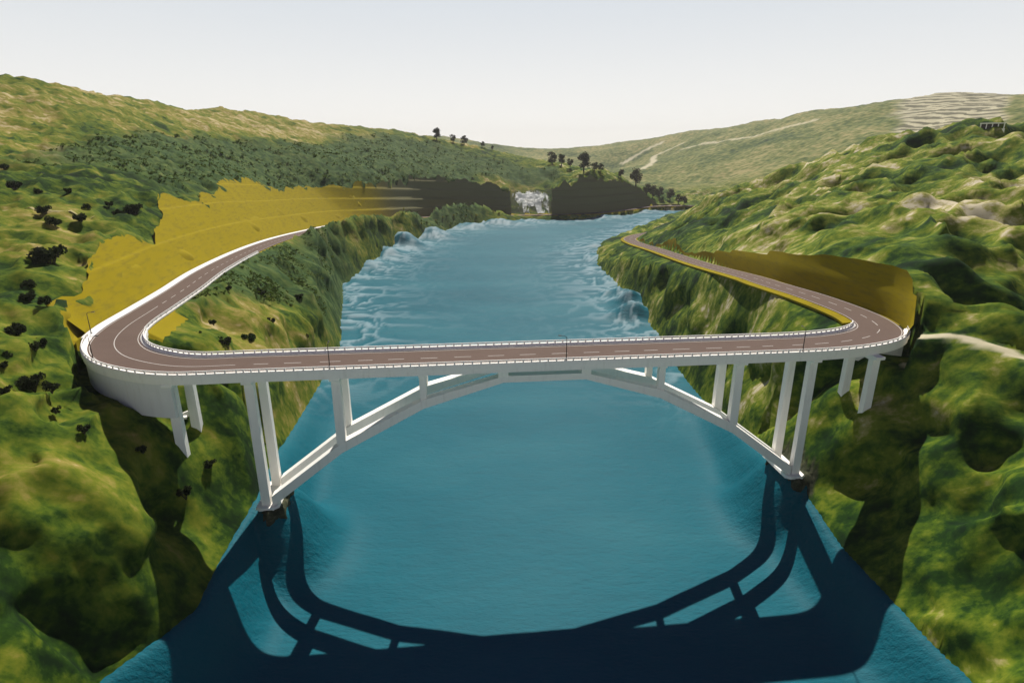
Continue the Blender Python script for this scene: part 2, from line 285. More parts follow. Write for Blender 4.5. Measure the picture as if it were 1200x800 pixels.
# ------------------------------------------------------------------ materials
class NT:
    def __init__(s, name):
        s.m = bpy.data.materials.new(name); s.m.use_nodes = True; s.t = s.m.node_tree; s.n = s.t.nodes
        s.b = s.n['Principled BSDF']; s.out = s.n['Material Output']
    def add(s, ty, **kw):
        x = s.n.new(ty)
        for k, v in kw.items(): setattr(x, k, v)
        return x
    def link(s, a, b): s.t.links.new(a, b)
    def setin(s, node, name, v):
        i = node.inputs[name]
        if isinstance(v, bpy.types.NodeSocket): s.link(v, i)
        else: i.default_value = v
    def pos(s, scale=(1, 1, 1), obj=False):
        g = s.add('ShaderNodeTexCoord').outputs['Object'] if obj else s.add('ShaderNodeNewGeometry').outputs['Position']
        m = s.add('ShaderNodeMapping'); m.inputs['Scale'].default_value = scale; s.link(g, m.inputs['Vector']); return m.outputs[0]
    def noise(s, vec, scale, detail=5, rough=.55, dist=0, color=False):
        x = s.add('ShaderNodeTexNoise'); s.link(vec, x.inputs['Vector']); x.inputs['Scale'].default_value = scale
        x.inputs['Detail'].default_value = detail; x.inputs['Roughness'].default_value = rough; x.inputs['Distortion'].default_value = dist
        return x.outputs['Color' if color else 'Fac']
    def ramp(s, fac, stops):
        x = s.add('ShaderNodeValToRGB'); e = x.color_ramp.elements
        while len(e) < len(stops): e.new(.5)
        for k, (p, c) in enumerate(stops): e[k].position = p; e[k].color = (*c, 1) if len(c) == 3 else c
        s.link(fac, x.inputs[0]); return x.outputs[0]
    def step(s, fac, a, b):
        x = s.add('ShaderNodeMapRange'); x.interpolation_type = 'SMOOTHSTEP'; s.link(fac, x.inputs[0])
        x.inputs[1].default_value = a; x.inputs[2].default_value = b; return x.outputs[0]
    def mix(s, f, a, b):
        x = s.add('ShaderNodeMix', data_type='RGBA')
        for i, v in ((0, f), (6, a), (7, b)):
            if isinstance(v, bpy.types.NodeSocket): s.link(v, x.inputs[i])
            else: x.inputs[i].default_value = v if i == 0 else (*v, 1)
        return x.outputs[2]
    def math(s, op, a, b=0.):
        x = s.add('ShaderNodeMath', operation=op)
        for i, v in ((0, a), (1, b)):
            if isinstance(v, bpy.types.NodeSocket): s.link(v, x.inputs[i])
            else: x.inputs[i].default_value = v
        return x.outputs[0]
    def attr(s, name):
        x = s.add('ShaderNodeAttribute'); x.attribute_name = name; return x.outputs['Fac']
    def bump(s, h, strength, dist):
        x = s.add('ShaderNodeBump'); s.link(h, x.inputs['Height']); x.inputs['Strength'].default_value = strength; x.inputs['Distance'].default_value = dist
        s.link(x.outputs[0], s.b.inputs['Normal'])
    def fin(s, col=None, rough=.8, spec=.3):
        if col is not None: s.setin(s.b, 'Base Color', col if isinstance(col, bpy.types.NodeSocket) else (*col, 1))
        s.setin(s.b, 'Roughness', rough); s.setin(s.b, 'Specular IOR Level', spec); return s.m

def mat_terrain():
    t = NT('hillside'); st = t.pos((.5, 1, .8)); iso = t.pos()
    big = t.noise(iso, .012, 4, .5); n1 = t.noise(st, .07, 6, .6, .6); n2 = t.noise(st, .28, 5, .6, .3); n3 = t.noise(iso, .5, 4, .6)
    right = t.attr('right'); far = t.attr('far'); scrub = t.attr('scrub'); tan = t.attr('tan'); cut = t.attr('cut'); rock = t.attr('rock')
    f = t.math('ADD', t.math('MULTIPLY', n1, .62), t.math('MULTIPLY', n2, .38))
    f = t.math('ADD', f, t.math('MULTIPLY', t.math('SUBTRACT', big, .5), .5)); f = t.math('ADD', f, t.math('MULTIPLY', t.math('SUBTRACT', n3, .5), .16))
    f = t.math('ADD', t.math('MULTIPLY', t.math('SUBTRACT', f, .5), 1.8), .5)
    fL = t.math('ADD', f, t.math('MULTIPLY', tan, .17))
    grass = t.ramp(fL, [(.24, (.006, .018, .004)), (.38, (.018, .046, .005)), (.49, (.062, .102, .008)), (.62, (.135, .155, .014)), (.76, (.25, .205, .05)), (.88, (.40, .33, .17))])
    fR = t.math('ADD', f, t.math('MULTIPLY', tan, .09))
    grassR = t.ramp(fR, [(.24, (.006, .020, .006)), (.38, (.016, .048, .006)), (.49, (.064, .112, .008)), (.61, (.155, .190, .016)), (.72, (.32, .29, .10)), (.82, (.52, .46, .32))])
    g = t.mix(right, grass, grassR)
    sc = t.ramp(t.noise(st, .22, 5, .65, .4), [(.28, (.008, .022, .008)), (.46, (.030, .066, .018)), (.6, (.075, .115, .030)), (.8, (.18, .17, .06))])
    g = t.mix(t.math('MULTIPLY', scrub, .93), g, sc)
    vor = t.add('ShaderNodeTexVoronoi'); t.link(iso, vor.inputs['Vector']); vor.inputs['Scale'].default_value = .075
    fm = t.math('ADD', t.math('MULTIPLY', vor.outputs['Distance'], .40), t.math('MULTIPLY', t.noise(iso, .005, 8, .68), .95))
    fc = t.ramp(fm, [(.38, (.010, .026, .008)), (.52, (.040, .072, .018)), (.68, (.125, .150, .040)), (.88, (.30, .26, .11))])
    g = t.mix(far, g, fc)
    gp = t.add('ShaderNodeSeparateXYZ'); t.link(iso, gp.inputs[0]); bz = t.math('ADD', gp.outputs[2], t.math('MULTIPLY', t.noise(iso, .006, 3), 40)); bf = t.math('FRACT', t.math('DIVIDE', bz, 8.))
    g = t.mix(t.attr('terr'), g, t.mix(t.step(t.math('ABSOLUTE', t.math('SUBTRACT', bf, .5)), .14, .30), (.13, .125, .08), t.mix(t.noise(iso, .01, 4), (.36, .35, .25), (.50, .45, .29))))
    g = t.mix(t.attr('dirt'), g, t.mix(t.noise(iso, .3, 4), (.42, .38, .24), (.56, .51, .36)))
    rk = t.ramp(t.noise(iso, .6, 6, .65), [(.3, (.014, .020, .012)), (.55, (.055, .060, .034)), (.75, (.15, .135, .09))])
    g = t.mix(rock, g, rk)
    ye = t.mix(t.noise(iso, .08, 5), (.23, .18, .005), (.30, .235, .008))
    wob = t.math('ADD', cut, t.math('MULTIPLY', t.math('SUBTRACT', n3, .5), 1.2))
    g = t.mix(t.step(cut, -.05, .15), g, ye)
    return t.fin(g, .95, .08)
def mat_ochre():
    t = NT('ochre_earth'); iso = t.pos(); st = t.pos((.15, .15, 1))
    c = t.mix(t.noise(iso, .08, 5), (.23, .18, .005), (.30, .235, .008))
    c = t.mix(t.math('MULTIPLY', t.step(t.noise(st, .9, 5, .65), .45, .7), .45), c, (.14, .11, .025))
    gp = t.add('ShaderNodeSeparateXYZ'); t.link(iso, gp.inputs[0]); far_shade = t.step(t.math('ADD', gp.outputs[1], t.math('MULTIPLY', t.noise(iso, .02, 3), 60)), 680, 800)
    c = t.mix(far_shade, c, (.145, .138, .070))  # shade on the far cutting painted into the colour: ochre darkens to olive
    return t.fin(c, .95, .05)
def mat_water():
    t = NT('reservoir_water'); iso = t.pos(); st = t.pos((.45, 1, 1))
    c = t.ramp(t.noise(st, .02, 4, .55), [(.3, (.003, .090, .124)), (.5, (.006, .106, .142)), (.7, (.016, .126, .160))])
    foam = t.step(t.noise(st, .35, 6, .7, 1.2), .66, .82); fl = t.step(t.noise(iso, .018, 3), .52, .66)
    c = t.mix(t.math('MULTIPLY', t.math('MULTIPLY', foam, fl), .30), c, (.40, .48, .48))
    c = t.mix(t.math('MULTIPLY', t.attr('crest'), .40), c, (.42, .52, .56))
    h = t.math('ADD', t.noise(st, .35, 5, .6), t.math('MULTIPLY', t.noise(st, 1.1, 4, .65), .5))
    t.bump(h, .85, .6)
    t.setin(t.b, 'IOR', 1.33); t.setin(t.b, 'Coat Weight', .5); t.setin(t.b, 'Coat IOR', 1.12); t.setin(t.b, 'Coat Roughness', .5)
    return t.fin(c, .6, .06)
def mat_concrete(name, c0, c1, rough=.8):
    t = NT(name); iso = t.pos()
    n = t.noise(iso, .35, 6, .6); s = t.noise(t.pos((1, 1, .12)), .9, 5, .6)
    c = t.mix(n, c0, c1); c = t.mix(t.math('MULTIPLY', t.step(s, .5, .75), .18), c, (.46, .43, .37))
    t.bump(t.noise(iso, 3, 4), .15, .05)
    return t.fin(c, rough, .3)
def mat_road():
    t = NT('asphalt'); iso = t.pos()
    c = t.mix(t.noise(iso, .12, 5, .6), (.105, .070, .054), (.140, .096, .076)); c = t.mix(t.math('MULTIPLY', t.noise(iso, 4, 3), .35), c, (.10, .07, .055))
    return t.fin(c, .9, .2)
def mat_plain(name, a, b, scale=1.5, rough=.7, metal=0):
    t = NT(name); c = t.mix(t.noise(t.pos(obj=True), scale, 4), a, b); t.setin(t.b, 'Metallic', metal); return t.fin(c, rough, .3)
def mat_fall():
    t = NT('falling_water'); v = t.pos((.30, .07, .07))
    n = t.noise(v, .5, 6, .65, .5)
    tr = t.add('ShaderNodeBsdfTransparent'); mx = t.add('ShaderNodeMixShader')
    t.fin(t.mix(n, (.70, .76, .80), (.90, .92, .93)), .5, .3)
    t.link(t.step(t.math('ADD', n, t.math('MULTIPLY', t.math('SUBTRACT', t.attr('dens'), .5), .75)), .44, .60), mx.inputs[0]); t.link(tr.outputs[0], mx.inputs[1]); tl = t.add('ShaderNodeBsdfTranslucent'); tl.inputs[0].default_value = (.9, .92, .93, 1); m2 = t.add('ShaderNodeMixShader'); m2.inputs[0].default_value = .6; t.link(t.b.outputs[0], m2.inputs[1]); t.link(tl.outputs[0], m2.inputs[2]); t.link(m2.outputs[0], mx.inputs[2]); t.link(mx.outputs[0], t.out.inputs['Surface'])
    return t.m
M = dict(terrain=mat_terrain(), water=mat_water(), ochre=mat_ochre(), conc=mat_concrete('pale_concrete', (.90, .875, .82), (.95, .925, .87)), wall=mat_concrete('wall_concrete', (.74, .74, .73), (.82, .82, .80)),
         road=mat_road(), paint=mat_plain('road_paint', (.42, .39, .35), (.60, .57, .53), .5), steel=mat_plain('dark_steel', (.05, .045, .04), (.08, .07, .06), 1.5, .5, .6),
         rail=mat_plain('painted_rail', (.72, .70, .66), (.82, .80, .77)), lens=mat_plain('lamp_glass', (.55, .55, .5), (.65, .65, .6)),
         fall=mat_fall(), bark=mat_plain('bark', (.03, .022, .015), (.06, .045, .03)), track=mat_plain('pale_dirt', (.46, .42, .32), (.58, .54, .44), .05, .95),
         path=mat_plain('dry_path', (.30, .26, .10), (.40, .35, .16), .1, .95), dirt=mat_plain('tan_dirt', (.27, .24, .12), (.38, .34, .20), .2, .95), terrace=mat_plain('terrace_earth', (.26, .24, .16), (.36, .33, .22), .02, .95))
def mat_leaf(name, a, b):
    t = NT(name); oi = t.add('ShaderNodeNewGeometry'); c = t.mix(t.noise(t.pos(), .6, 3), a, b); c2 = t.mix(oi.outputs['Random Per Island'], c, tuple(x*.55 for x in a)); t.fin(c2, .85, .12); tl = t.add('ShaderNodeBsdfTranslucent'); t.link(c2, tl.inputs[0]); ms = t.add('ShaderNodeMixShader'); ms.inputs[0].default_value = .35; t.link(t.b.outputs[0], ms.inputs[1]); t.link(tl.outputs[0], ms.inputs[2]); t.link(ms.outputs[0], t.out.inputs['Surface']); return t.m
M['olive'] = mat_leaf('olive_leaves', (.026, .032, .014), (.05, .052, .024)); M['brush'] = mat_leaf('dark_brush_leaves', (.022, .034, .012), (.050, .062, .020))
M['green'] = mat_leaf('green_leaves', (.02, .045, .012), (.05, .08, .02)); M['shrub'] = mat_leaf('scrub_leaves', (.065, .115, .016), (.14, .175, .028)); M['flower'] = mat_leaf('yellow_flowers', (.34, .34, .06), (.45, .42, .12)); M['sedge'] = mat_leaf('valley_leaves', (.05, .052, .024), (.10, .09, .045))

# ------------------------------------------------------------------ ground sheet and water
rr = [34.]
while rr[-1] < 11500: rr.append(rr[-1]+max(1.15, .0066*rr[-1]))
rr = np.array(rr); aa = np.radians(np.linspace(-80, 80, 860))
Rg, Ag = np.meshgrid(rr, aa[::-1] if False else aa, indexing='ij')
gx = (Rg*np.sin(Ag)).ravel(); gy = (Rg*np.cos(Ag)-80).ravel()
gz, cut, scrub, tan_, rock, right, far, sd, terr = terrain(gx, gy)
hx, hy, hz_ = bank_shift(gx, gy, gz, sd)
ground = new_obj('terrain', grid_mesh('terrain', np.stack([hx, hy, hz_], 1), len(rr), len(aa), attrs=dict(cut=cut, scrub=scrub, tan=tan_, rock=rock, right=right, far=far, terr=terr, dirt=tracks(gx, gy))), M['terrain'])
tag(ground, 'grassy green and tan hillsides with ochre road cuttings around the reservoir', 'terrain', kind='structure')
keep = (sd < 14) & (gy < 1300)
wsd, wze = shore(gx, gy); wz, crest = water_z(gx, gy, np.minimum(wsd, 0), wze, True)
water = new_obj('water', grid_mesh('water', np.stack([gx, gy, wz], 1), len(rr), len(aa), keep=keep, attrs=dict(crest=crest)), M['water'])
tag(water, 'teal reservoir water with steep choppy lumps along both banks', 'water', kind='structure')
_gz = gz.reshape(len(rr), len(aa))
def ground_z(x, y):
    return float(terrain(np.array([x], float), np.array([y], float))[0][0])
# road cuttings: clean faces climbing in benches from the road's outer edge until they meet the hillside
def cutting(i0, i1, w, isL, label):
    idx = np.arange(i0, i1); es = np.concatenate([np.arange(0, 60, .5)]); nE = len(es)
    P = PATH[idx]; N = -NRM[idx]
    X = P[:, 0:1]+N[:, 0:1]*(w+es[None]); Y = P[:, 1:2]+N[:, 1:2]*(w+es[None])
    nat = hillside_only(X.ravel(), Y.ravel()).reshape(X.shape)
    cz = cut_profile(np.broadcast_to(es[None], X.shape), np.full(X.shape, isL), Y)+P[:, 2:3]
    below = nat < cz+.1; run = below.copy()
    for q in range(1, 14): run[:, :-q] &= below[:, q:]
    below = run; first = np.where(below.any(1), below.argmax(1), nE-1)
    fs = np.array([np.median(first[max(0, k-4):k+5]) for k in range(len(first))]); fs = np.convolve(np.pad(fs, 3, 'edge'), np.ones(7)/7, 'valid'); first = np.where(P[:, 1] < 700, np.round(.65*fs+.35*first), first).astype(int)
    V = np.zeros((len(idx), nE, 3))
    for k in range(len(idx)):
        j = np.minimum(np.arange(nE), first[k])
        V[k, :, 0] = X[k, j]; V[k, :, 1] = Y[k, j]; V[k, :, 2] = np.minimum(cz[k, j], np.maximum(nat[k, j]+1.5, P[k, 2]))
        V[k, 0, 2] = P[k, 2]-.4
    gapk = (V[:, :, 0] > -3) & (V[:, :, 0] < 63) & (V[:, :, 1] > 850)
    me = grid_mesh('road_cutting', V.reshape(-1, 3), len(idx), nE, keep=~gapk.ravel(), smooth=False)
    bm = bmesh.new(); bm.from_mesh(me); bmesh.ops.dissolve_degenerate(bm, dist=.01, edges=bm.edges[:]); bm.to_mesh(me); bm.free()
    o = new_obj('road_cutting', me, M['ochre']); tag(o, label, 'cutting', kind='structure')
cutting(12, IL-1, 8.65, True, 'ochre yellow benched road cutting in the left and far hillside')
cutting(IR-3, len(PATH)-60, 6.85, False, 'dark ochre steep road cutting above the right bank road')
# ------------------------------------------------------------------ bridge
AX = math.radians(6.1); UO = Vector((8.6, 142.4, 0)); UU = Vector((math.cos(AX), math.sin(AX), 0)); VV = Vector((-math.sin(AX), math.cos(AX), 0)); U0 = -.9
def BP(u, v, z): return tuple(UO+UU*(u+U0)+VV*v+Vector((0, 0, z)))
def bbox(mb, u0, u1, v0, v1, z0, z1, tu=0, tv=0):
    mb.prism([BP(u0-tu, v0-tv, z0), BP(u1+tu, v0-tv, z0), BP(u1+tu, v1+tv, z0), BP(u0-tu, v1+tv, z0)], [BP(u0, v0, z1), BP(u1, v0, z1), BP(u1, v1, z1), BP(u0, v1, z1)])
bridge = bpy.data.objects.new('arch_bridge', None); COL.objects.link(bridge)
tag(bridge, 'white concrete open-spandrel arch bridge carrying the road across the teal reservoir', 'bridge')
BI = list(range(IL, IR+1))
mb = MB(); sweep(mb, BI, [(-7.3, -.25), (-7.3, -1.9), (7.3, -1.9), (7.3, -.25), (6.0, -.06), (-6.0, -.06)]); mb.build('deck', M['conc'], bridge)
for s in (-1, 1):
    mb = MB(); sweep(mb, BI, [(s*6.15, -.2), (s*6.15, .22), (s*6.5, .5), (s*6.7, .62), (s*7.5, .62), (s*7.5, -.75), (s*7.28, -.75), (s*7.28, -.2)])
    par = mb.build('parapet', M['conc'], bridge)
    mb = MB()
    for k, i in enumerate(BI):
        if k % 1 == 0:
            p = Vector(PATH[i]); n = Vector((*NRM[i], 0)); t = Vector((*TAN[i], 0)); c = p+n*(s*7.05)
            w = .16
            q = [c+t*w+n*w, c-t*w+n*w, c-t*w-n*w, c+t*w-n*w]
            mb.prism([v+Vector((0, 0, .6)) for v in q], [v+Vector((0, 0, 1.3)) for v in q])
    sweep(mb, BI, [(s*6.93, 1.18), (s*7.17, 1.18), (s*7.17, 1.36), (s*6.93, 1.36)])
    sweep(mb, BI, [(s*7.00, .86), (s*7.10, .86), (s*7.10, .96), (s*7.00, .96)])
    mb.build('guard_rail', M['rail'], par)
NODES = [(-69.8, 17.3), (-51.2, 31.6), (-30.4, 42.7), (-10.5, 48.8), (10.5, 48.8), (30.4, 42.7), (51.2, 31.6), (69.8, 17.3)]
HGT = [2.9, 2.7, 2.4, 1.75, 1.75, 2.4, 2.7, 2.9]
for v0, v1 in ((-5.75, -2.9), (2.9, 5.75)):
    mb = MB()
    for k, ((u, z), h) in enumerate(zip(NODES, HGT)):
        mb.v += [BP(u, v0, z), BP(u, v1, z), BP(u, v1, z+h), BP(u, v0, z+h)]
    for k in range(len(NODES)-1):
        for i in range(4): j = (i+1) % 4; mb.f.append([4*k+i, 4*k+j, 4*k+4+j, 4*k+4+i])
    mb.f += [[3, 2, 1, 0], [28, 29, 30, 31]]
    mb.build('arch_rib', M['conc'], bridge, bevel=.06)
def rib_top(u):
    us = [n[0] for n in NODES]; zs = [n[1]+h for n, h in zip(NODES, HGT)]; return float(np.interp(u, us, zs))
def foot_z(u, v):
    if abs(abs(u)-71.2) < 1: return 17.6
    if abs(u) > 80:
        p = BP(u, v, 0); return ground_z(p[0], p[1])-2.5
    return rib_top(u)-.5
for u in (-89.2, -71.4, -51.2, -30.4, -10.5, 10.5, 30.4, 51.2, 71.4, 89.0):
    big = abs(u) > 40; hu = 1.05 if big else .85; hv = .9 if big else .75
    if abs(u) < 15:
        for v in (-4.7, 4.7):
            mb = MB(); bbox(mb, u-1.25, u+1.25, v-1.02, v+1.02, 50.2, 52.12); mb.build('crown_block', M['conc'], bridge, bevel=.05)
        continue
    for v in (-4.7, 4.7):
        mb = MB(); bbox(mb, u-hu, u+hu, v-hv, v+hv, foot_z(u, v), 51.2, .08 if big else 0, .05 if big else 0); mb.build('column', M['conc'], bridge, bevel=.05)
    if big:
        mb = MB(); hw = hu+.18; b = [(-6.9, 52.12), (-6.9, 51.4), (-5.3, 50.7), (5.3, 50.7), (6.9, 51.4), (6.9, 52.12)]
        mb.prism([BP(u-hw, v, z) for v, z in b], [BP(u+hw, v, z) for v, z in b]); mb.build('cap_beam', M['conc'], bridge, bevel=.04)
    else:
        mb = MB(); bbox(mb, u-.95, u+.95, -6.2, 6.2, 51.2, 52.12); mb.build('cap_beam', M['conc'], bridge, bevel=.04)
for s in (-1, 1):
    mb = MB(); pts = [(-2.7, -6), (-1.6, -7), (1.6, -7), (2.7, -6), (2.7, 6), (1.6, 7), (-1.6, 7), (-2.7, 6)]
    mb.prism([BP(s*71+u*1.12, v*1.02, 17.0) for u, v in pts], [BP(s*71+u, v, 17.75) for u, v in pts]); mb.build('footing', M['conc'], bridge, bevel=.08)
# abutment walls at the left bend, end walls
iw = int(np.argmin(np.hypot(PATH[:, 0]+79.5, PATH[:, 1]-133.2)))
mb = MB(); sweep(mb, list(range(IL, iw+1)), [(-6.95, -10.5), (-6.95, -1.86), (-6.1, -1.86), (-6.1, -10.5)]); mb.build('abutment_wall', M['wall'], bridge)
mb = MB(); sweep(mb, list(range(IL, IL+9)), [(6.5, -8), (6.5, -1.86), (7.0, -1.86), (7.0, -8)]); mb.build('wing_wall', M['conc'], bridge)
for i, s in ((IL, 1), (IR, -1)):
    p = Vector(PATH[i]); n = Vector((*NRM[i], 0)); t = Vector((*TAN[i], 0))*s
    mb = MB(); q = [p-n*7.0, p+n*7.0, p+n*7.0-t*.9, p-n*7.0-t*.9]; mb.prism([v-Vector((0, 0, 11)) for v in q], [v-Vector((0, 0, .36)) for v in q]); mb.build('end_wall', M['wall'], bridge)
# ------------------------------------------------------------------ road, kerbs, markings
LI = list(range(1, len(PATH)-1))
mb = MB(); sweep(mb, LI, [(-6.0, -.3), (6.0, -.3), (6.0, 0), (-6.0, 0)]); road = mb.build('road', M['road']); tag(road, 'brown grey two-lane road winding along both banks and over the bridge', 'road', kind='structure')
mb = MB(); sweep(mb, list(range(300, IL+1)), [(-8.7, -.34), (-6.02, -.34), (-6.02, .12), (-6.3, .15), (-8.0, .30), (-8.7, .30)])
o = mb.build('kerb', M['wall']); tag(o, 'broad white concrete kerb strip between the left road and the ochre cutting', 'kerb', kind='structure')
mb = MB()
for n in (-5.55, 5.55):
    for k in range(1, len(PATH)-3): 
        mb.quad(*[(PATH[j, 0]+NRM[j, 0]*q, PATH[j, 1]+NRM[j, 1]*q, PATH[j, 2]+.006) for j, q in ((k, n-.09), (k, n+.09), (k+1, n+.09), (k+1, n-.09))])
s = 4.; solid = (IL-16, IL+24)
for k in range(1, len(PATH)-3):
    if (k % 4 < 2) or (solid[0] < k < solid[1]):
        mb.quad(*[(PATH[j, 0]+NRM[j, 0]*q, PATH[j, 1]+NRM[j, 1]*q, PATH[j, 2]+.006) for j, q in ((k, -.1), (k, .1), (k+1, .1), (k+1, -.1))])
o = mb.build('road_markings', M['paint']); tag(o, 'white dashed centre line and edge lines painted on the road', 'markings', kind='structure')
for lo, hi in ((6.02, 8.9), (-7.2, -6.02)):
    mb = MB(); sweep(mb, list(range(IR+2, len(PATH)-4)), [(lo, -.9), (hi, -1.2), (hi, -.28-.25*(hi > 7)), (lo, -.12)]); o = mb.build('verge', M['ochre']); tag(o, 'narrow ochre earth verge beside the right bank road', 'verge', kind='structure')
# guard rail on the inner edge of the left road
gi = list(range(IL-75, IL))
gr = empty('guard_rail', tuple(PATH[gi[-1]]+np.array([*NRM[gi[-1]]*6.5, 0])), 'white post and rail barrier along the inner edge of the left bank road', 'guard rail')
for k in gi[::2]:
    c = Vector(PATH[k])+Vector((*NRM[k], 0))*6.5; mb = MB(); mb.box(c.x-.12, c.x+.12, c.y-.12, c.y+.12, c.z-.6, c.z+1.0); mb.build('post', M['rail'], gr, off=gr.location)
mb = MB()
for z0 in (.45, .8): sweep(mb, gi, [(6.3, z0), (6.42, z0), (6.42, z0+.22), (6.3, z0+.22)])
sweep(mb, gi, [(6.1, -.3), (6.9, -.3), (6.9, .18), (6.1, .18)])
mb.build('rail', M['rail'], gr, off=gr.location)
# ------------------------------------------------------------------ lamps
def make_lamp():
    r = empty('street_lamp', (0, 0, 0), '', 'street lamp')
    mb = MB(); mb.tube([(0, 0, 0), (0, 0, .5), (0, 0, 5.7)], [.17, .13, .08]); mb.build('pole', M['steel'], r, smooth=True)
    mb = MB(); mb.tube([(0, 0, 5.6), (.12, 0, 5.95), (.5, 0, 6.15), (1.5, 0, 6.25)], [.075, .07, .06, .06]); mb.build('arm', M['steel'], r, smooth=True)
    mb = MB(); mb.prism([(1.3, -.16, 6.14), (2.15, -.12, 6.2), (2.15, .12, 6.2), (1.3, .16, 6.14)], [(1.35, -.13, 6.34), (2.1, -.08, 6.36), (2.1, .08, 6.36), (1.35, .13, 6.34)]); h = mb.build('lamp_head', M['steel'], r, bevel=.03)
    mb = MB(); mb.box(1.45, 2.05, -.09, .09, 6.12, 6.17); mb.build('lens', M['lens'], h)
    mb = MB(); mb.box(-.25, .25, -.25, .25, 0, .12); mb.build('base_plate', M['steel'], r, bevel=.02)
    return r
def copy_tree(o, parent=None):
    c = o.copy(); COL.objects.link(c); c.parent = parent
    for ch in o.children: copy_tree(ch, c)
    return c
lamp0 = make_lamp()
LAMPS = [(BP(-51.9, -6.75, 54.6), 96, 'dark street lamp on the near parapet above the left spandrel columns'), (BP(5.0, -6.75, 54.6), 170, 'dark street lamp standing alone against the water near mid-span'),
         (BP(66.8, -6.75, 54.6), 96, 'dark street lamp on the near parapet at the right end of the bridge'), None, None]
for q, (k, rz, lb) in enumerate([(int(np.argmin(np.hypot(PATH[:, 0]+99, PATH[:, 1]-141.5))), 20, 'dark street lamp on the outer parapet of the left bend, arm over the road'), (IL-1, 10, 'thin dark street lamp at the upper outer corner of the left bend')]):
    p = PATH[k]+np.array([*(-NRM[k]*6.75), .6]); LAMPS[3+q] = (tuple(p), rz, lb)
for i, (p, rz, lb) in enumerate(LAMPS):
    o = lamp0 if i == 0 else copy_tree(lamp0)
    o.location = p; o.rotation_euler.z = math.radians(rz); o['label'] = lb; o['group'] = 'street lamps along the outer parapet'
# ------------------------------------------------------------------ plants
def leaves(mb, c, rad, n, size, flat=1., up=0.):
    for _ in range(n):
        d = Vector((random.gauss(0, 1), random.gauss(0, 1), random.gauss(0, 1))).normalized()*(random.random()**.4)
        p = Vector(c)+Vector((d.x*rad, d.y*rad, d.z*rad*flat))
        a = Vector((random.gauss(0, 1), random.gauss(0, 1), random.gauss(0, 1)+up)).normalized(); q = a.orthogonal().normalized(); e = a.cross(q)
        s = size*random.uniform(.6, 1.4); k = random.uniform(.5, .9)
        mb.quad(p-q*s-e*s*k*.2, p+e*s*k, p+q*s, p-e*s*k)
def bush_mesh(n, seed):
    random.seed(seed); cr = MB(); st = MB()
    for i in range(n):
        a = random.uniform(0, 6.28); r = random.uniform(.05, .36); h = random.uniform(.08, .42); w = random.uniform(.15, .23)
        c = (r*math.cos(a)*1.15, r*math.sin(a), h); leaves(cr, c, w, 120, .055, .85, .3); st.tube([(0, 0, -.2), (c[0]*.5, c[1]*.5, h*.4), c], [.03, .02, .008], 5)
    return cr, st
def tree_mesh(seed, tall):
    random.seed(seed); cr = MB(); st = MB()
    st.tube([(0, 0, -.06), (.01, 0, .2), (.0, .01, .5), (.01, 0, .75)], [.05, .035, .025, .01], 7)
    for i in range(13):
        a = i*2.4+random.uniform(-.4, .4); h = random.uniform(.24, .88); r = (.34 if not tall else .25)*math.sin(math.pi*min(1, (h-.04)/.94))**.7*random.uniform(.55, 1.05)
        c = (r*math.cos(a), r*math.sin(a), h); w = random.uniform(.14, .21)
        leaves(cr, c, w, 95, .036, .85); st.tube([(0, 0, h*.5), (c[0]*.6, c[1]*.6, h*.78), c], [.018, .012, .004], 5)
    return cr, st
def plant(name, meshes, leaf, cat):
    r = empty(name, (0, 0, 0), '', cat); meshes[0].build('foliage' if name != 'hill_tree' else 'crown', M[leaf], r); meshes[1].build('stem' if name != 'hill_tree' else 'trunk', M['bark'], r, smooth=True)
    return r
protos = {}
def put(kind, x, y, size, label, group, sq=1.):
    name, leaf, cat, meshes = KINDS[kind]
    if kind not in protos: o = protos[kind] = plant(name, meshes(), leaf, cat)
    else: o = copy_tree(protos[kind])
    o.location = (x, y, ground_z(x, y)-.02*size); o.scale = (size, size, size*sq); o.rotation_euler.z = random.uniform(0, 6.28); o['label'] = label; o['group'] = group
KINDS = dict(bush=('bush', 'brush', 'bush', lambda: bush_mesh(9, 1)), bush2=('bush', 'brush', 'bush', lambda: bush_mesh(6, 2)), gbush=('bush', 'green', 'bush', lambda: bush_mesh(8, 3)),
             flower=('flowering_shrub', 'flower', 'shrub', lambda: bush_mesh(5, 4)), tree=('hill_tree', 'olive', 'tree', lambda: tree_mesh(5, False)), tree2=('hill_tree', 'olive', 'tree', lambda: tree_mesh(6, True)), vtree=('hill_tree', 'sedge', 'tree', lambda: tree_mesh(7, False)))
BG = 'dark bushes dotted on the grassy banks'
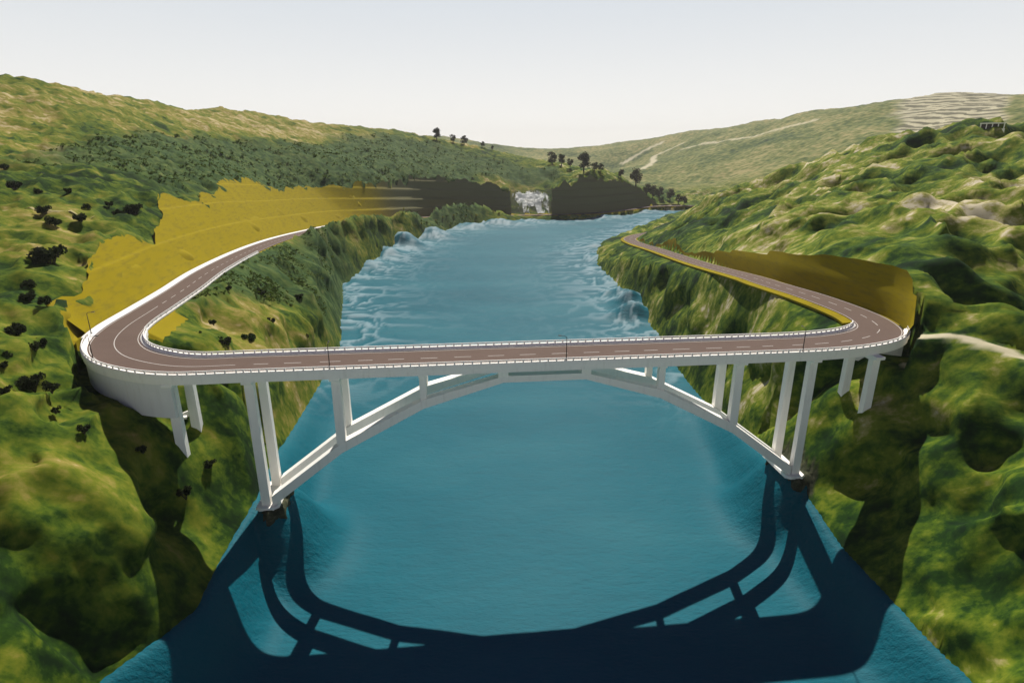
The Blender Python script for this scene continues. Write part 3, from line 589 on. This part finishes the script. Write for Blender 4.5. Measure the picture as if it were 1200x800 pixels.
for k, x, y, s, lb in [
 ('bush', -188.4, 240.7, 5.5, 'small dark bush just under the pale footpath at the left edge of the slope'), ('bush2', -173.1, 224.3, 5.8, 'rounded dark bush below the footpath, beside the near end of the path curve'),
 ('bush', -171.5, 236.7, 5.4, 'dark bush hugging the lower end of the pale footpath'), ('bush2', -181.4, 255.9, 4.4, 'small dark bush just above the pale footpath'),
 ('bush', -149.8, 189.0, 10, 'largest dark bush on the left slope, a wide double clump'), ('bush2', -142.7, 170.3, 4.6, 'upper of two small dark bushes below the wide double clump'),
 ('bush', -136.1, 160.9, 4.3, 'lower of two small dark bushes below the wide double clump'), ('bush2', -129.4, 158.4, 4.1, 'dark bush nearest the lower corner of the ochre cutting'),
 ('bush', -126.6, 143.1, 4.8, 'lone dark bush midway down the left slope with open grass above it'), ('bush2', -119.7, 137.4, 4.7, 'dark bush in front of the diagonal row beside the left bend'),
 ('bush', -121.4, 142.5, 3.9, 'dark bush at the upper right of the diagonal row beside the left bend'), ('bush2', -120.6, 132.1, 4.5, 'dark bush at the left of the diagonal row beside the bend'),
 ('bush', -118.7, 127.6, 2.8, 'small dark bush cut by the left picture edge under the diagonal row'), ('bush', -110.0, 124.9, 5.5, 'broad dark bush left of the shadow cast by the bridge bend'),
 ('bush2', -105.8, 124.5, 3.7, 'dark bush at the very edge of the shadow cast by the bridge bend'), ('bush', -109.1, 116.7, 3.0, 'small dark bush lowest down at the left picture edge'),
 ('bush2', -102.3, 119.9, 2.3, 'tiny dark bush just inside the shadow of the bridge bend'), ('gbush', -260.5, 313.5, 5.3, 'green bush high on the tan slope at the left picture edge'),
 ('bush', -221.5, 269.5, 6.5, 'dark bush above the footpath at the left picture edge'), ('bush2', -214.3, 273.3, 3.9, 'first of two tiny dark bushes on tan grass above the footpath, the left one'),
 ('bush', -202.7, 275.3, 3.5, 'second of two tiny dark bushes on tan grass above the footpath, the right one'), ('bush', -181.1, 269.1, 3.8, 'upper small dark bush of the pair left of the ochre cutting top'),
 ('bush2', -175.8, 266.1, 4.2, 'lower small dark bush of the pair left of the ochre cutting top'), ('bush', -171.9, 272.5, 7.8, 'wide flat dark bush close to the left top of the ochre cutting'),
 ('bush2', -172.7, 316.5, 2.4, 'tiny dark bush on the rim of the ochre cutting'), ('bush', -92.1, 113.7, 3.0, 'dark bush in the middle of the large bridge shadow'),
 ('bush2', -84.1, 119.2, 2.9, 'dark bush on sunny grass below the leftmost pair of columns'), ('bush', -75.9, 130.5, 3.2, 'dark bush in front of the columns at the left arch foot'),
 ('bush', -77.1, 120.2, 4.0, 'dark spreading bush on the grass point left of the left arch foot'), ('bush2', -103.7, 195.6, 3.0, 'small dark bush beside the inner guard rail above the bridge'),
 ('bush', -93.0, 179.3, 4.7, 'dark bush right behind the bridge parapet near the left bend'), ('gbush', -94.4, 199.3, 6.1, 'broad green bush behind the bridge on the inner left bank'),
 ('bush2', -93.2, 248.6, 4.9, 'dark bush nearest the water on the inner left bank'), ('bush', -95.9, 223.5, 3.7, 'dark bush midway up the inner left bank'),
 ('bush2', -108.4, 247.0, 4.4, 'dark bush below the left road on the inner bank'), ('bush', -103.9, 278.8, 4.6, 'dark bush farthest along the inner left bank'),
 ('gbush', -99.0, 176.7, 3.0, 'small green bush at the inside of the left bend'), ('bush2', -111.3, 225.6, 2.7, 'tiny dark bush directly under the left road edge')]:
    put(k, x, y, s, lb, BG, 1.05)
for x, y, s, lb in [
 (-146.1, 615.4, 5, 'yellow flowering shrub on the bank just above the choppy left shore, nearest the bridge'), (-125.7, 694.4, 5, 'yellow flowering shrub on the dark bank straight above the tallest blue wave'),
 (-110.5, 725, 4.5, 'yellow flowering shrub low by the water right of the tallest blue wave'), (-101.4, 793.5, 4.5, 'left of two neighbouring yellow shrubs midway along the dark far bank'),
 (-93.4, 803.4, 4.5, 'right of two neighbouring yellow shrubs midway along the dark far bank'), (-80.3, 824.1, 5, 'yellow shrub at the crest of the dark far bank, before the bank runs level'),
 (-65.3, 843.7, 4.5, 'yellow shrub over the small blue waves on the far bank'), (-51.6, 857.7, 5.5, 'largest yellow shrub on the far bank'),
 (-27.9, 887.6, 5, 'yellow shrub at the roadside where the far road appears, left of a pair'), (-19.1, 890.7, 5.5, 'yellow shrub nearest the waterfall beside the far road')]:
    put('flower', x, y, s, lb, 'yellow flowering shrubs along the far left bank')
TG = 'trees along the far ridge and valley mouth'
for k, x, y, w, h, lb in [
 ('tree2', -136, 1122.2, 19, 20, 'squarish tree standing alone on the skyline of the left ridge'), ('tree', -108.8, 1143.9, 21, 13, 'wide low tree on the ridge skyline right of the lone tree'),
 ('tree', -88, 1137.8, 15, 15, 'tree at the right end of the low clump on the ridge skyline'), ('tree', -54.5, 1158.8, 14, 9, 'small round tree alone further down the ridge skyline'), ('tree2', -36.9, 1157.3, 9, 7, 'tiny tree lowest on the left ridge skyline'),
 ('tree', 72.6, 1108.2, 18, 21, 'left tree of the group above the waterfall, the taller one'), ('tree2', 88.2, 1090.2, 16, 18, 'middle tree of the group above the waterfall'), ('tree', 101.8, 1071.5, 15, 13, 'low right tree of the group above the waterfall'),
 ('tree2', 120.8, 1027.2, 23, 29, 'tallest tree on the ridge with a bare trunk and full round crown'), ('tree', 137.8, 1015, 13, 13, 'low tree just right of the tallest ridge tree'), ('tree', 149, 1023.1, 14, 12, 'second low tree right of the tallest ridge tree, at the grass edge'),
 ('vtree', 186.3, 1040, 13, 13, 'small brownish tree above the right end of the far dark cutting'), ('vtree', 221.4, 1083.1, 20, 28, 'tall brownish tree at the right end of the far cutting'), ('vtree', 246, 1100, 14, 20, 'narrower brownish tree behind the tall one at the cutting end'),
 ('vtree', 262, 1120, 19, 22, 'left tree of the valley mouth row beside the far road'), ('vtree', 280, 1142, 16, 20, 'second tree of the valley mouth row beside the far road'), ('vtree', 300, 1141.5, 20, 20, 'broad third tree of the valley mouth row'),
 ('vtree', 306, 1104, 13, 16, 'small fourth tree of the valley mouth row near the water'), ('vtree', 311, 1085, 14, 15, 'last tree of the valley mouth row, closest to the right hill')]:
    put(k, x, y, h*1.1, lb, TG)
# low scrub that covers the belt between dry grass and cuttings: countless, one object
def scrub_field():
    g = np.random.RandomState(11); N = 140000
    a = g.uniform(-.75, .22, N); lr = g.uniform(np.log(230), np.log(1180), N); r = np.exp(lr); x = r*np.sin(a); y = r*np.cos(a)
    res = terrain(x, y); ok = (fbm(x*.05, y*.03, 3) > -.12+.1*g.rand(N)) & (res[2] > .5) & (res[1] < -2) & (res[7] > 6)
    x, y, z, r = x[ok][:9000], y[ok][:9000], res[0][ok][:9000], r[ok][:9000]
    n = len(x); K = 9; V = np.zeros((n, K, 4, 3)); s = .36*np.exp(g.normal(.55, .45, n))*np.clip(r/520, .75, 1.5)
    for k in range(K):
        c = g.normal(0, .45, (n, 3)); c[:, 2] = np.abs(c[:, 2])*.45; u = g.normal(0, 1, (n, 3)); u /= np.linalg.norm(u, axis=1)[:, None]; v = np.cross(u, g.normal(0, 1, (n, 3))); v /= np.linalg.norm(v, axis=1)[:, None]
        q = .46*(.6+g.rand(n))[:, None]
        for j, (p1, p2) in enumerate(((-1, -.2), (0, 1), (1, 0), (0, -1))): V[:, k, j] = (c+u*q*p1+v*q*.8*p2)*s[:, None]
    V += np.stack([x, y, z], 1)[:, None, None]
    V = V.reshape(-1, 3); m = len(V)//4
    me = bpy.data.meshes.new('scrub'); me.vertices.add(len(V)); me.vertices.foreach_set('co', V.astype(np.float32).ravel()); me.loops.add(len(V)); me.loops.foreach_set('vertex_index', np.arange(len(V), dtype=np.int32))
    me.polygons.add(m); me.polygons.foreach_set('loop_start', (np.arange(m)*4).astype(np.int32)); me.update(calc_edges=True)
    o = new_obj('scrub', me, M['shrub']); tag(o, 'dense dark green scrub covering the middle of the left hillside', 'scrub', kind='stuff')
scrub_field()
# ------------------------------------------------------------------ waterfall, tracks, pavilion
g = np.random.RandomState(5)
wi = [k for k in range(len(PATH)) if 8 < PATH[k, 0] < 72 and PATH[k, 1] > 850]
uu = np.linspace(wi[0], wi[-1], 70); nv = 60; vv = np.linspace(0, 1, nv)
U_, V_ = np.meshgrid((uu-uu[0])/(uu[-1]-uu[0]), vv, indexing='ij')
bx = np.interp(uu, np.arange(len(PATH)), PATH[:, 0]); by = np.interp(uu, np.arange(len(PATH)), PATH[:, 1]); nx_ = -np.interp(uu, np.arange(len(PATH)), NRM[:, 0]); ny_ = -np.interp(uu, np.arange(len(PATH)), NRM[:, 1])
ee = 9.2+60*V_; X_ = bx[:, None]+nx_[:, None]*ee; Y_ = by[:, None]+ny_[:, None]*ee
Z_ = terrain(X_.ravel(), Y_.ravel())[0].reshape(X_.shape)+1.0+1.2*fbm(X_*.15, V_*6, 3)
dens = .85-1.6*np.abs(U_-.5)**1.4*(1.5-V_)-.9*np.exp(-((U_-.55)/.10)**2)*sstep(.45, .1, V_)-.75*sstep(.65, 1., V_)+.15*V_
me = grid_mesh('waterfall', np.stack([X_.ravel(), Y_.ravel(), Z_.ravel()], 1), len(uu), nv, attrs=dict(dens=np.clip(dens, 0, 1).ravel()))
o = new_obj('waterfall', me, M['fall']); tag(o, 'white waterfall tumbling between the two dark far cuttings onto the road', 'waterfall')
def drape(name, pts, w, mat, label, cat, lift=.5, step=6.):
    P = catmull([(x, y, 0) for x, y in pts], step)[:, :2]; T_ = np.gradient(P, axis=0); T_ /= np.linalg.norm(T_, axis=1)[:, None]; N_ = np.stack([-T_[:, 1], T_[:, 0]], 1)
    cols = 5; q = np.linspace(-1, 1, cols)*w/2; wv = 1+.3*perlin(np.arange(len(P))*.37, np.zeros(len(P)))
    X = P[:, 0:1]+N_[:, 0:1]*q[None]*wv[:, None]; Y = P[:, 1:2]+N_[:, 1:2]*q[None]*wv[:, None]; Z = terrain(X.ravel(), Y.ravel())[0].reshape(X.shape)
    Z = np.maximum(Z, Z.mean(1, keepdims=True)-.2)+lift-.3*np.abs(np.linspace(-1, 1, cols))[None]*lift
    o = new_obj(name, grid_mesh(name, np.stack([X, Y, Z], 2).reshape(-1, 3), len(P), cols), mat); tag(o, label, cat, kind='structure')
drape('footpath', [(-216, 243), (-205, 250), (-195, 248), (-187.5, 243), (-180, 244), (-173, 247)], 1.5, M['path'], 'thin pale footpath crossing the left slope above the bushes', 'path', .35, 2.)
pv = empty('pavilion', (324, 421, ground_z(324, 421)-.4), 'small white open pavilion with four bays on the crest of the right hill', 'pavilion', rz=-math.atan2(324, 421))
mb = MB(); mb.box(-6.8, 6.8, -2.6, 2.6, 3.7, 4.3); mb.build('roof', M['conc'], pv, bevel=.05)
mb = MB(); mb.box(-7, 7, -2.8, 2.8, -2.5, .5); mb.build('plinth', M['conc'], pv)
for i in range(5):
    mb = MB(); mb.box(-6.6+i*3.15, -6+i*3.15, -2.4, 2.4, .5, 3.7); mb.build('pillar', M['conc'], pv)
mb = MB(); mb.box(-6, 6, 1.9, 2.2, .5, 3.7); mb.build('rear_wall', M['steel'], pv)
dr = empty('drain_outlet', (-84.3, 137.6, ground_z(-84.3, 137.6)), 'small white concrete drain outlet on the grass beside the leftmost columns', 'drain', rz=.5)
mb = MB(); mb.prism([(-.9, -.3, -.6), (.9, -.3, -.6), (.9, .3, -.6), (-.9, .3, -.6)], [(-.9, -.3, .5), (.9, -.3, 1.0), (.9, .3, 1.0), (-.9, .3, .5)]); mb.build('headwall', M['conc'], dr, bevel=.05)
mb = MB(); mb.prism([(-.4, -1.8, -.4), (.4, -1.8, -.4), (.5, -.3, -.4), (-.5, -.3, -.4)], [(-.5, -1.8, .05), (.5, -1.8, .05), (.6, -.3, .25), (-.6, -.3, .25)]); mb.build('chute', M['conc'], dr)

# ------------------------------------------------------------------ air
hm = bpy.data.materials.new('haze'); hm.use_nodes = True; hn = hm.node_tree; hn.nodes.remove(hn.nodes['Principled BSDF'])
pv_ = hn.nodes.new('ShaderNodeVolumePrincipled'); pv_.inputs['Density'].default_value = 0.00005; pv_.inputs['Color'].default_value = (.93, .93, .90, 1); pv_.inputs['Anisotropy'].default_value = .2
hn.links.new(pv_.outputs[0], hn.nodes['Material Output'].inputs['Volume'])
mb = MB(); mb.box(-12500, 12500, -400, 12500, -24, 420); hz_o = mb.build('haze', hm); tag(hz_o, 'thin pale haze lying over the whole valley', 'haze', kind='stuff')
# ------------------------------------------------------------------ light, sky, camera
EL, AZ = math.radians(49.2), math.radians(4.3)
w = bpy.data.worlds.new('World'); scene.world = w; w.use_nodes = True
nt = w.node_tree; bg = nt.nodes['Background']; bg.inputs[1].default_value = .1
sky = nt.nodes.new('ShaderNodeTexSky'); sky.sky_type = 'NISHITA'; sky.sun_disc = False; sky.sun_elevation = EL; sky.sun_rotation = AZ
sky.air_density = 1.0; sky.dust_density = 1.0; sky.ozone_density = 1.5; sky.altitude = 300
tc = nt.nodes.new('ShaderNodeTexCoord'); sx = nt.nodes.new('ShaderNodeSeparateXYZ'); nt.links.new(tc.outputs['Generated'], sx.inputs[0])
rp = nt.nodes.new('ShaderNodeValToRGB'); e = rp.color_ramp.elements; e[0].position = 0; e[0].color = (1, 1, 1, 1); e[1].position = .38; e[1].color = (0, 0, 0, 1)
x = e.new(.22); x.color = (.9, .9, .9, 1); rp.color_ramp.interpolation = 'EASE'
nt.links.new(sx.outputs[2], rp.inputs[0])
hz = nt.nodes.new('ShaderNodeValToRGB'); e = hz.color_ramp.elements; e[0].position = 0; e[0].color = (.825, .80, .755, 1); e[1].position = .22; e[1].color = (.635, .68, .71, 1)
nt.links.new(sx.outputs[2], hz.inputs[0])
sc = nt.nodes.new('ShaderNodeVectorMath'); sc.operation = 'SCALE'; sc.inputs[3].default_value = 10.0; nt.links.new(hz.outputs[0], sc.inputs[0])
dk = nt.nodes.new('ShaderNodeVectorMath'); dk.operation = 'MULTIPLY'; dk.inputs[1].default_value = (.036, .036, .22); nt.links.new(sky.outputs[0], dk.inputs[0])
mx = nt.nodes.new('ShaderNodeMix'); mx.data_type = 'RGBA'; nt.links.new(rp.outputs[0], mx.inputs[0]); nt.links.new(dk.outputs[0], mx.inputs[6]); nt.links.new(sc.outputs[0], mx.inputs[7])
nt.links.new(mx.outputs[2], bg.inputs[0])
sl = bpy.data.lights.new('sun', 'SUN'); sl.energy = 5.0; sl.angle = math.radians(.5); sl.color = (1, .95, .86)
so = bpy.data.objects.new('sun', sl); COL.objects.link(so)
sd_ = Vector((math.sin(AZ)*math.cos(EL), math.cos(AZ)*math.cos(EL), math.sin(EL))); so.rotation_euler = sd_.to_track_quat('Z', 'Y').to_euler(); so.location = (0, 300, 600)
cd = bpy.data.cameras.new('camera'); cd.sensor_width = 36; cd.lens = 36*687/1200; cd.clip_start = 1; cd.clip_end = 40000
co = bpy.data.objects.new('camera', cd); COL.objects.link(co); co.location = (0, 0, 104); co.rotation_euler = (math.radians(90-18.134), 0, 0); scene.camera = co
scene.render.resolution_x = 1024; scene.render.resolution_y = 682
vs = scene.view_settings; vs.view_transform = 'Standard'; vs.look = 'None'; vs.exposure = .3; vs.gamma = 1; vs.use_curve_mapping = False
